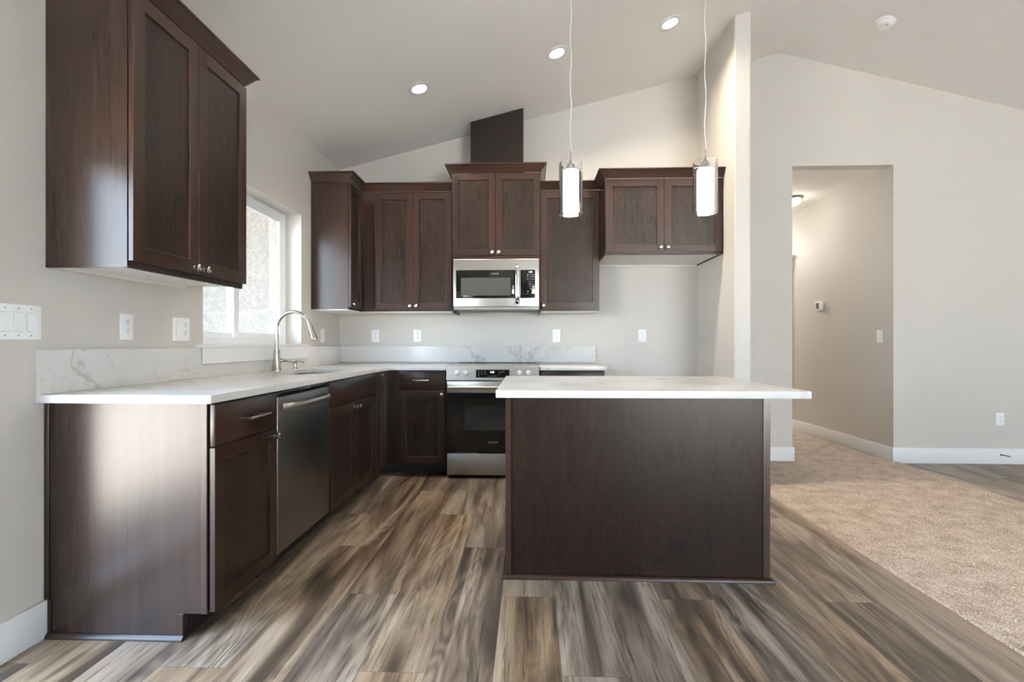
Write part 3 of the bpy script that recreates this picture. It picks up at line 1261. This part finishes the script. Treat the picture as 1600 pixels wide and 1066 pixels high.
# near left
t = thing('wall_cabinet', 'large dark two-door wall cabinet nearest the camera on the left wall', 'cabinet', (.16, 2.17, ZB))
Y0, Y1 = 1.800, 2.546
bm = BM()
box(bm, .0015, XU, Y0, Y0 + .012, ZB, ZT)
box(bm, .0015, XU - .019, Y1 - .012, Y1, ZB + .0135, ZT)
box(bm, XU - .019, XU, Y0 + .012, Y1, ZB, ZT)
box(bm, .0015, XU - .019, Y0 + .012, Y1 - .012, ZB + .02, ZT)
obj('body', bm, 'wood_side', t, smooth=False)
u = underside(t, .0015, XU - .0195, Y0 + .0125, Y1 - .0125, ZB + .0135)
bm = BM()
box(bm, .0015, .02, Y0 + .0125, Y1 - .0125, ZB + .001, ZB + .0134)
obj('hanging_rail', bm, 'maple', t, smooth=False)
ymid = 2.174
d = shaker('L', XU + .0015, Y0 + .004, ymid - G, 1.416, 2.444, t)
knob('L', XU + .021, ymid - .033, 1.440, d)
d = shaker('L', XU + .0015, ymid + G, Y1 + .001, 1.416, 2.444, t)
knob('L', XU + .021, ymid + .033, 1.440, d)
crown([(.0015, Y0), (XU + .006, Y0), (XU + .006, Y1), (.0015, Y1)], 2.4565, t)

# corner
t = thing('wall_cabinet', 'narrow dark wall cabinet in the corner, just right of the window', 'cabinet', (.16, 4.38, ZB))
Y0 = 4.068
YU = YB - .312
bm = BM()
box(bm, .0015, XU, Y0, YB - .0015, ZB, ZT)
obj('body', bm, 'wood_side', t, smooth=False)
underside(t, .003, XU - .003, Y0 + .003, YB - .004, ZB - .0065)
d = shaker('L', XU + .0015, Y0 + .004, 4.340, 1.410, 2.444, t)
knob('L', XU + .021, Y0 + .03, 1.438, d)
crown([(.0015, Y0), (XU + .006, Y0), (XU + .006, YU - .006)], 2.4565, t, after=(1.0, YU - .006))

# back pair
t = thing('wall_cabinet', 'dark two-door wall cabinet left of the microwave', 'cabinet', (.75, 4.53, ZB))
X0, X1 = XU + .0035, 1.1465
bm = BM()
box(bm, X0, X1, YU, YB - .0015, ZB, ZT)
obj('body', bm, 'wood_v', t, smooth=False)
underside(t, X0 + .003, X1 - .003, YU + .003, YB - .004, ZB - .0065)
d = shaker('B', YU - .0015, .446, .7905 - G, 1.408, 2.441, t)
knob('B', YU - .021, .767, 1.437, d)
d = shaker('B', YU - .0015, .7905 + G, 1.134, 1.408, 2.441, t)
knob('B', YU - .021, .823, 1.437, d)
crown([(XU + .006, YU - .006), (X1, YU - .006)], 2.4565, t, before=(XU + .006, Y0))

# above the microwave
t = thing('wall_cabinet', 'dark two-door cabinet standing proud directly above the microwave', 'cabinet', (1.53, 4.49, 1.842))
X0, X1 = 1.1485, 1.9165
YM = 4.302
bm = BM()
box(bm, X0, X1, YM, YB - .0015, 1.8425, 2.592)
obj('body', bm, 'wood_v', t, smooth=False)
for xa, xb in ((X0, X0 + .014), (X1 - .006, X1)):
    bm = BM()
    box(bm, xa, xb, YM + .02, YB - .0015, ZB - .02, 1.842)
    obj('side_skirt', bm, 'wood_side', t, smooth=False)
d = shaker('B', YM - .0015, X0 + .003, 1.5315 - G, 1.868, 2.584, t)
knob('B', YM - .021, 1.503, 1.893, d)
d = shaker('B', YM - .0015, 1.5315 + G, X1 - .003, 1.868, 2.584, t)
knob('B', YM - .021, 1.560, 1.893, d)
crown([(X0, YB - .0015), (X0, YM - .006), (X1, YM - .006), (X1, YB - .0015)], 2.5925, t)

# right of the microwave
t = thing('wall_cabinet', 'dark single-door wall cabinet right of the microwave', 'cabinet', (2.18, 4.53, ZB))
X0, X1 = 1.9185, 2.4405
bm = BM()
box(bm, X0, X1, YU, YB - .0015, ZB, ZT)
obj('body', bm, 'wood_v', t, smooth=False)
underside(t, X0 + .003, X1 - .003, YU + .003, YB - .004, ZB - .0065)
d = shaker('B', YU - .0015, X0 + .004, X1 - .003, 1.408, 2.441, t)
knob('B', YU - .021, X0 + .030, 1.437, d)
crown([(X0, YU - .006), (2.4425, YU - .006)], 2.4565, t, after=(2.4425, 4.0))

# over the fridge space
t = thing('wall_cabinet', 'short deep two-door cabinet over the empty fridge space', 'cabinet', (2.92, 4.39, 1.832))
X0, X1 = 2.4425, 3.3985
YG = 4.084
ZF = 1.832
bm = BM()
box(bm, X0, X0 + .012, YG, YB - .0015, ZF, ZT)
box(bm, X1 - .012, X1, YG, YB - .0015, ZF, ZT)
box(bm, X0 + .012, X1 - .012, YG, YG + .019, ZF, ZT)
box(bm, X0 + .012, X1 - .012, YG + .019, YB - .0015, ZF + .02, ZT)
obj('body', bm, 'wood_side', t, smooth=False)
underside(t, X0 + .0125, X1 - .0125, YG + .0195, YB - .004, ZF + .010)
bm = BM()
box(bm, X0 + .0125, X1 - .0125, YB - .022, YB - .004, ZF - .006, ZF + .0095)
obj('hanging_rail', bm, 'maple', t, smooth=False)
xm = 2.9215
d = shaker('B', YG - .0015, X0 + .004, xm - G, 1.852, 2.444, t)
knob('B', YG - .021, xm - .030, 1.886, d)
d = shaker('B', YG - .0015, xm + G, X1 - .010, 1.852, 2.444, t)
knob('B', YG - .021, xm + .028, 1.886, d)
crown([(X0, YU - .006), (X0, YG - .006), (X1 + .0005, YG - .006)], 2.4565, t, before=(1.9, YU - .006))

# duct cover above the microwave cabinet
bm = BM()
CX_0, CX_1, CYF = 1.296, 1.770, 4.424
prism(bm, [(CX_0, 2.5925), (CX_1, 2.5925), (CX_1, cz(CX_1) - .001), (CX_0, cz(CX_0) - .001)], CYF, YB - .0015)
M['wood_dark'] = wood('stained_wood_duct', (30, 30, 1.4), (.006, .004, .0032), (.011, .0072, .0058), .0, .36, 1.28)
o = obj('duct_cover', bm, 'wood_dark', None, smooth=False)
tag(o, 'dark wooden duct cover rising from the microwave cabinet to the sloped ceiling', 'duct cover')

# ---- microwave
t = thing('microwave', 'stainless steel over-the-range microwave with black glass door', 'microwave', (1.53, 4.47, 1.395))
X0, X1 = 1.1635, 1.9095
Z0, Z1 = 1.421, 1.838
YW = 4.272
bm = BM()
box(bm, X0, X1, YW + .03, YB - .003, 1.400, Z1)
obj('case', bm, 'black', t, smooth=False)
bm = BM()
box(bm, X0, X1, YW, YW + .0295, Z0, Z1, .006, 3)
fr_ = obj('front_frame', bm, 'steel', t)
bm = BM()
box(bm, 1.187, 1.742, YW - .003, YW + .004, 1.497, 1.742, .003, 2)
dg_ = obj('door_glass', bm, 'black_gloss', t)
bm = BM()
box(bm, 1.231, 1.661, YW - .0036, YW - .0032, 1.520, 1.674)
M['mesh_grey'] = plain('microwave_window_mesh', (.045, .046, .046), .3, IOR=1.36)
obj('door_window', bm, 'mesh_grey', dg_, smooth=False)
text('brand_lettering', 'FRIGIDAIRE', .0165, (1.527, YW - .0036, 1.708), 'print', dg_, squeeze=.78)
bm = BM()
box(bm, 1.746, 1.874, YW - .003, YW + .004, 1.497, 1.742, .003, 2)
kp = obj('keypad', bm, 'black_gloss', t)
text('clock_digits', '1:41', .019, (1.836, YW - .0036, 1.722), 'digits', kp)
marks = [(xx, zz, wd) for zz in (1.700, 1.681, 1.660) for xx, wd in ((1.810, .012), (1.832, .009), (1.855, .016))]
marks += [(1.855, 1.578, .018), (1.812, 1.556, .012), (1.855, 1.556, .012), (1.812, 1.538, .008), (1.84, 1.538, .006), (1.857, 1.538, .006)]
for xx, zz, wd in marks:
    bm = BM()
    box(bm, xx - wd / 2, xx + wd / 2, YW - .0036, YW - .0031, zz - .003, zz + .003)
    obj('touch_key', bm, 'print_dim', kp, smooth=False)
for i, s_ in enumerate(('1   2   3', '4   5   6', '7   8   9')):
    text('key_digits', s_, .013, (1.833, YW - .0036, 1.640 - i * .021), 'print', kp)
text('key_digits', '0', .013, (1.833, YW - .0036, 1.578), 'print', kp)
bm = BM()
pts = []
for k in range(21):
    s_ = k / 20
    out = .045 * (1 - (2 * s_ - 1) ** 6) ** .7 if 0 < s_ < 1 else 0
    pts.append((1.722, YW - .002 - out, 1.452 + s_ * .338))
tube(bm, pts, 1.0, 16, flat=(.0185, .009))
obj('handle', bm, 'chrome', t)
bm = BM()
box(bm, X0 + .004, X1 - .004, YW + .012, YW + .0295, 1.401, 1.4205)
for k in range(24):
    xx = X0 + .03 + k * .029
    box(bm, xx, xx + .020, YW + .009, YW + .0125, 1.405, 1.410)
obj('grille', bm, 'steel', t, smooth=False)

# ================================================================ island
t = thing('island_cabinet', 'dark wood kitchen island base with plain panelled back', 'island', (2.32, 2.6, 0))
X0, X1, Y0, Y1 = 1.7125, 2.9345, 2.330, 2.865
bm = BM()
box(bm, X0 + .002, X1 - .002, Y0 + .019, Y1, TK, CB - .001)
box(bm, X0 + .002, X1 - .002, Y0 + .019, Y1 - .07, 0, TK)
obj('body', bm, 'wood_side', t, smooth=False)
bm = BM()
box(bm, X0, X1, Y0, Y0 + .0185, 0, CB - .001, .0008)
M['wood_island'] = wood('stained_island_veneer', (22, 22, 1.0), (.0075, .0036, .0024), (.0185, .0092, .0062), .30, .36, 1.26)
obj('back_panel', bm, 'wood_island', t)
for xa, xb in ((X0 - .002, X0 + .026), (X1 - .028, X1 + .002)):
    bm = BM()
    box(bm, xa, xb, Y0 - .006, Y0 - .0003, .0185, CB - .001, .0015)
    obj('corner_strip', bm, 'wood_v', t)
bm = BM()
SHOE = [(0, 0), (.0165, 0), (.0165, .004), (.014, .011), (.006, .0175), (0, .0185)]
sweep(bm, [(X0 - .002, Y1 - .07), (X0 - .002, Y0 - .006), (X1 + .002, Y0 - .006), (X1 + .002, Y1 - .07)], SHOE, 0)
obj('shoe_moulding', bm, 'wood_h', t)
for k in range(2):
    a = X0 + .004 + k * .6105
    bm = BM()
    fbox(bm, 'I', Y1 + .0015, a, a + .6075, 0, .0195, .718, .876, .002, 2)
    dr = obj('drawer', bm, 'wood_h', t)
    bar_pull('I', Y1 + .021, a + .23, a + .38, .797, dr)
    d = shaker('I', Y1 + .0015, a, a + .6075, .104, .713, t)
    knob('I', Y1 + .021, a + (.575 if k == 0 else .033), .68, d)

bm = BM()
box(bm, 1.687, 2.9415, 1.998, 2.905, CB, CT, .002, 2)
o = obj('island_countertop', bm, 'marble')
tag(o, 'white veined quartz slab overhanging the front of the kitchen island', 'countertop')

# ================================================================ lamps
def pendant(x, y, label):
    zc = cz(x)
    t = thing('pendant_light', label, 'pendant lamp', (x, y, zc), 'pendant lamps over the island')
    zb, zt = 1.738, 1.990
    bm = BM()
    lathe(bm, [(.0, -.004), (.062, -.004), (.062, .018), (.055, .03), (.01, .035), (0, .035)], (x, y, zc - .017), (0, 0, -1), 28)
    obj('canopy', bm, 'nickel', t)
    bm = BM()
    pts = [(x + .0035 * math.sin(k * 1.1), y, zc - .05 - k * (zc - .05 - 2.045) / 30) for k in range(31)]
    tube(bm, pts, .0024, 8)
    obj('cord', bm, 'cordw', t)
    bm = BM()
    lathe(bm, [(.004, 0), (.004, -.035), (.007, -.045), (.007, -.05), (.011, -.056), (.016, -.062), (.019, -.066), (.019, -.085), (.031, -.090), (.031, -.096), (0, -.096)], (x, y, 2.05), n=22)
    for k in range(3):
        a = k * 2.094 + .4
        tube(bm, [(x, y, 1.970), (x + .055 * math.cos(a), y + .055 * math.sin(a), 1.970)], .002, 8)
    obj('socket_stem', bm, 'nickel', t)
    bm = BM()
    ri = .0385
    lathe(bm, [(.012, 1.9535), (ri - .004, 1.9535), (ri, 1.948), (ri, 1.755), (ri - .003, 1.752), (ri - .003, 1.945), (.012, 1.949)], (x, y, 0), n=36, caps=False)
    obj('inner_shade', bm, 'pend_glow', t)
    bm = BM()
    ro = .0575
    lathe(bm, [(ro, zb), (ro, zt), (ro - .0045, zt), (ro - .0045, zb), (ro, zb)], (x, y, 0), n=44, caps=False)
    bmesh.ops.remove_doubles(bm, verts=bm.verts, dist=1e-6)
    obj('outer_glass', bm, 'clear', t)


M['cordw'] = plain('pendant_cord', (.70, .68, .64), .4)
pendant(2.027, 2.44, 'left clear glass cylinder pendant lamp over the island')
pendant(2.680, 2.44, 'right clear glass cylinder pendant lamp over the island, nearer the partition wall')


def downlight(x, y, label):
    zc = cz(x)
    n = Vector((-SL, 0, 1)).normalized()
    c = Vector((x, y, zc))
    t = thing('recessed_light', label, 'ceiling light', c, 'recessed ceiling lights')
    bm = BM()
    lathe(bm, [(.052, .001), (.058, .006), (.082, .006), (.088, .003), (.088, .0003), (.052, .0003)], c, -n, 36, caps=False)
    obj('trim_ring', bm, 'trimw', t)
    bm = BM()
    lathe(bm, [(0, .0012), (.0575, .0012), (.0575, .0004), (0, .0004)], c, -n, 32, caps=False)
    obj('lens', bm, 'lens', t)
    l = bpy.data.lights.new('downlight_lamp', 'AREA')
    l.shape = 'DISK'
    l.size = .11
    l.energy = CAN_W
    l.spread = R(138)
    l.color = (1.0, .87, .70)
    o = bpy.data.objects.new('downlight_lamp', l)
    col.objects.link(o)
    o.parent = t
    o.location = -n * .012
    o.rotation_euler = (-n).to_track_quat('-Z', 'Y').to_euler()


downlight(.997, 3.69, 'leftmost recessed ceiling light, lowest on the slope')
downlight(2.029, 3.71, 'middle recessed ceiling light, left of the pendant cord')
downlight(2.871, 3.72, 'rightmost recessed ceiling light, highest on the slope')

# hall flush light
t = thing('flush_ceiling_light', 'small lit dome ceiling light in the hallway', 'ceiling light', (4.81, 5.70, HZ))
bm = BM()
lathe(bm, [(0, .0005), (.095, .0005), (.100, .010), (.092, .028), (.080, .030), (0, .030)], (4.81, 5.70, HZ), (0, 0, -1), 32, caps=False)
obj('base', bm, 'nickel', t)
bm = BM()
lathe(bm, [(.082, .0305), (.080, .05), (.062, .075), (.03, .090), (0, .093)], (4.81, 5.70, HZ), (0, 0, -1), 32, caps=False)
obj('dome_shade', bm, 'hall_glow', t)
l = bpy.data.lights.new('hall_lamp', 'POINT')
l.energy = HALL_W * .15
l.color = (1, .92, .80)
l.shadow_soft_size = .06
o = bpy.data.objects.new('hall_lamp', l)
col.objects.link(o)
o.parent = t
o.location = (0, 0, -.17)

t = thing('flush_ceiling_light', 'unseen dome light added further down the hallway to brighten its walls', 'ceiling light', (4.73, 7.9, HZ))
bm = BM()
lathe(bm, [(0, .0005), (.095, .0005), (.100, .010), (.092, .028), (.080, .030), (0, .030)], (4.73, 7.9, HZ), (0, 0, -1), 32, caps=False)
obj('base', bm, 'nickel', t)
bm = BM()
lathe(bm, [(.082, .0305), (.080, .05), (.062, .075), (.03, .090), (0, .093)], (4.73, 7.9, HZ), (0, 0, -1), 32, caps=False)
obj('dome_shade', bm, 'hall_glow', t)
l = bpy.data.lights.new('hall_lamp', 'POINT')  # added fill out of view, evens out the hall wall
l.energy = HALL_W * 6.5
l.color = (1, .98, .94)
l.shadow_soft_size = .08
o = bpy.data.objects.new('hall_lamp', l)
col.objects.link(o)
o.parent = t
o.location = (0, 0, -.2)

# smoke detector on the right slope
sx0, sy0 = 4.672, 4.055
c = Vector((sx0, sy0, cz(sx0)))
n = Vector((SR, 0, 1)).normalized()
t = thing('smoke_detector', 'round white smoke detector on the right ceiling slope', 'smoke detector', c)
bm = BM()
lathe(bm, [(0, .0005), (.072, .0005), (.072, .010), (.068, .014), (.056, .015), (.056, .018), (.060, .019), (.058, .032), (.048, .042), (.02, .046), (0, .046)], c, -n, 36, caps=False)
obj('housing', bm, 'plate', t)
bm = BM()
u_, v_, _ = frame_of(-n)
lathe(bm, [(.008, .0445), (.008, .0468), (0, .0468)], c - Vector((0, .030, 0)), -n, 14)
obj('test_button', bm, 'shade_grey', t)

# ================================================================ outlets and switches
def duplex(bm_p, face, base, u, z, t_parent):
    """two receptacle faces with slots as parts"""
    for dz in (.021, -.021):
        bm = BM()
        lathe(bm, [(.0165, 0), (.0165, .0018), (.0155, .0022), (0, .0022)], F(face, base, u, .0062, z + dz), OUT(face), 22)
        r = obj('receptacle', bm, 'plate', t_parent)
        bm = BM()
        for du in (-.006, .006):
            fbox(bm, face, base, u + du - .0012, u + du + .0012, .0083, .0088, z + dz + .001, z + dz + .009)
        lathe(bm, [(.0026, 0), (.0026, .0006), (0, .0006)], F(face, base, u, .0082, z + dz - .007), OUT(face), 10)
        obj('slots', bm, 'slot', r, smooth=False)


def plate(t, face, base, u0, u1, z0, z1):
    bm = BM()
    fbox(bm, face, base, u0, u1, .0003, .0060, z0, z1, .002, 2)
    return obj('cover_plate', bm, 'plate', t)


def outlet(face, base, u, z, label, group=None, pw=.072, ph=.118):
    t = thing('outlet', label, 'outlet', F(face, base, u, 0, z - ph / 2), group)
    plate(t, face, base, u - pw / 2, u + pw / 2, z - ph / 2, z + ph / 2)
    duplex(None, face, base, u, z, t)
    bm = BM()
    lathe(bm, [(.003, 0), (.003, .0006), (0, .0009)], F(face, base, u, .006, z), OUT(face), 10)
    obj('screw', bm, 'plate', t)
    return t


def rocker(t, face, base, u, z, tilt=1):
    bm = BM()
    fbox(bm, face, base, u - .0175, u + .0175, .0058, .0065, z - .0345, z + .0345, 0)
    f_ = obj('rocker_frame', bm, 'shade_grey', t, smooth=False)
    bm = BM()
    prof = [(.0062, -.0335), (.0105 if tilt > 0 else .0075, -.0335), (.0085, 0), (.0075 if tilt > 0 else .0105, .0335), (.0062, .0335)]
    vs = []
    for uu in (u - .0165, u + .0165):
        vs.append([bm.verts.new(F(face, base, uu, d_, z + h)) for d_, h in prof])
    k = len(prof)
    bm.faces.new(vs[0])
    bm.faces.new(vs[1][::-1])
    for i in range(k):
        bm.faces.new((vs[0][i], vs[0][(i + 1) % k], vs[1][(i + 1) % k], vs[1][i]))
    bmesh.ops.recalc_face_normals(bm, faces=bm.faces)
    obj('rocker', bm, 'plate', t, smooth=False)
    return f_


def screws(t, face, base, u, z):
    bm = BM()
    for dz in (.0485, -.0485):
        lathe(bm, [(.0032, 0), (.0032, .0006), (0, .0009)], F(face, base, u, .006, z + dz), OUT(face), 10)
    obj('screws', bm, 'shade_grey', t)


outlet('B', YB, .350, 1.178, 'white outlet on the back wall, nearest the corner')
outlet('B', YB, .757, 1.178, 'white outlet on the back wall, just left of the stove')
outlet('B', YB, 2.081, 1.178, 'white outlet on the back wall just right of the stove')
outlet('B', YB, 2.885, 1.178, 'white outlet on the back wall in the fridge space')
outlet('L', 0, 2.173, 1.180, 'white outlet on the left wall under the near wall cabinet')
outlet('B', YB, 6.139, .411, 'white outlet low on the back wall at far right')

t = thing('switch_outlet_combo', 'white double plate with rocker switch and outlet, left of the window', 'switch', (0, 2.5245, 1.118))
plate(t, 'L', 0, 2.463, 2.586, 1.118, 1.238)
rocker(t, 'L', 0, 2.4995, 1.178)
duplex(None, 'L', 0, 2.5485, 1.178, t)
screws(t, 'L', 0, 2.4995, 1.178)

t = thing('triple_switch', 'white triple rocker switch plate at the left picture edge', 'switch', (0, 1.695, 1.118))
plate(t, 'L', 0, 1.612, 1.780, 1.118, 1.243)
for k, uu in enumerate((1.651, 1.697, 1.743)):
    rocker(t, 'L', 0, uu, 1.1805, 1 if k != 1 else -1)
    screws(t, 'L', 0, uu, 1.1805)

t = thing('light_switch', 'white switch plate on the left wall between window and corner', 'switch', (0, 4.296, 1.112))
plate(t, 'L', 0, 4.259, 4.333, 1.112, 1.232)
rocker(t, 'L', 0, 4.296, 1.172)

t = thing('light_switch', 'white rocker switch on the hallway wall near the opening', 'switch', (HX1, 4.863, 1.112))
plate(t, 'R', HX1, 4.826, 4.900, 1.112, 1.232)
rocker(t, 'R', HX1, 4.863, 1.172)

t = thing('thermostat', 'small white thermostat with grey screen on the hallway wall', 'thermostat', (HX1, 5.83, 1.48))
bm = BM()
fbox(bm, 'R', HX1, 5.760, 5.900, .0003, .028, 1.488, 1.592, .005, 3)
obj('housing', bm, 'plate', t)
bm = BM()
fbox(bm, 'R', HX1, 5.815, 5.880, .0281, .0288, 1.505, 1.575)
obj('screen', bm, 'thermo', t, smooth=False)

t = thing('door_stop', 'small dark spring door stop on the white baseboard at far right', 'door stop', (6.16, YB - .014, .078))
bm = BM()
lathe(bm, [(.010, 0), (.010, .004), (.004, .006), (.0035, .065), (.0, .065)], (6.135, YB - .0142, .086), (.55, -.8, -.06), 14)
obj('rod', bm, 'dark_metal' if 'dark_metal' in M else 'black', t)
bm = BM()
d_ = Vector((.55, -.8, -.06)).normalized()
lathe(bm, [(.0075, 0), (.0085, .004), (.007, .014), (0, .016)], Vector((6.135, YB - .0142, .086)) + d_ * .0655, d_, 14)
obj('rubber_tip', bm, 'plate', t)
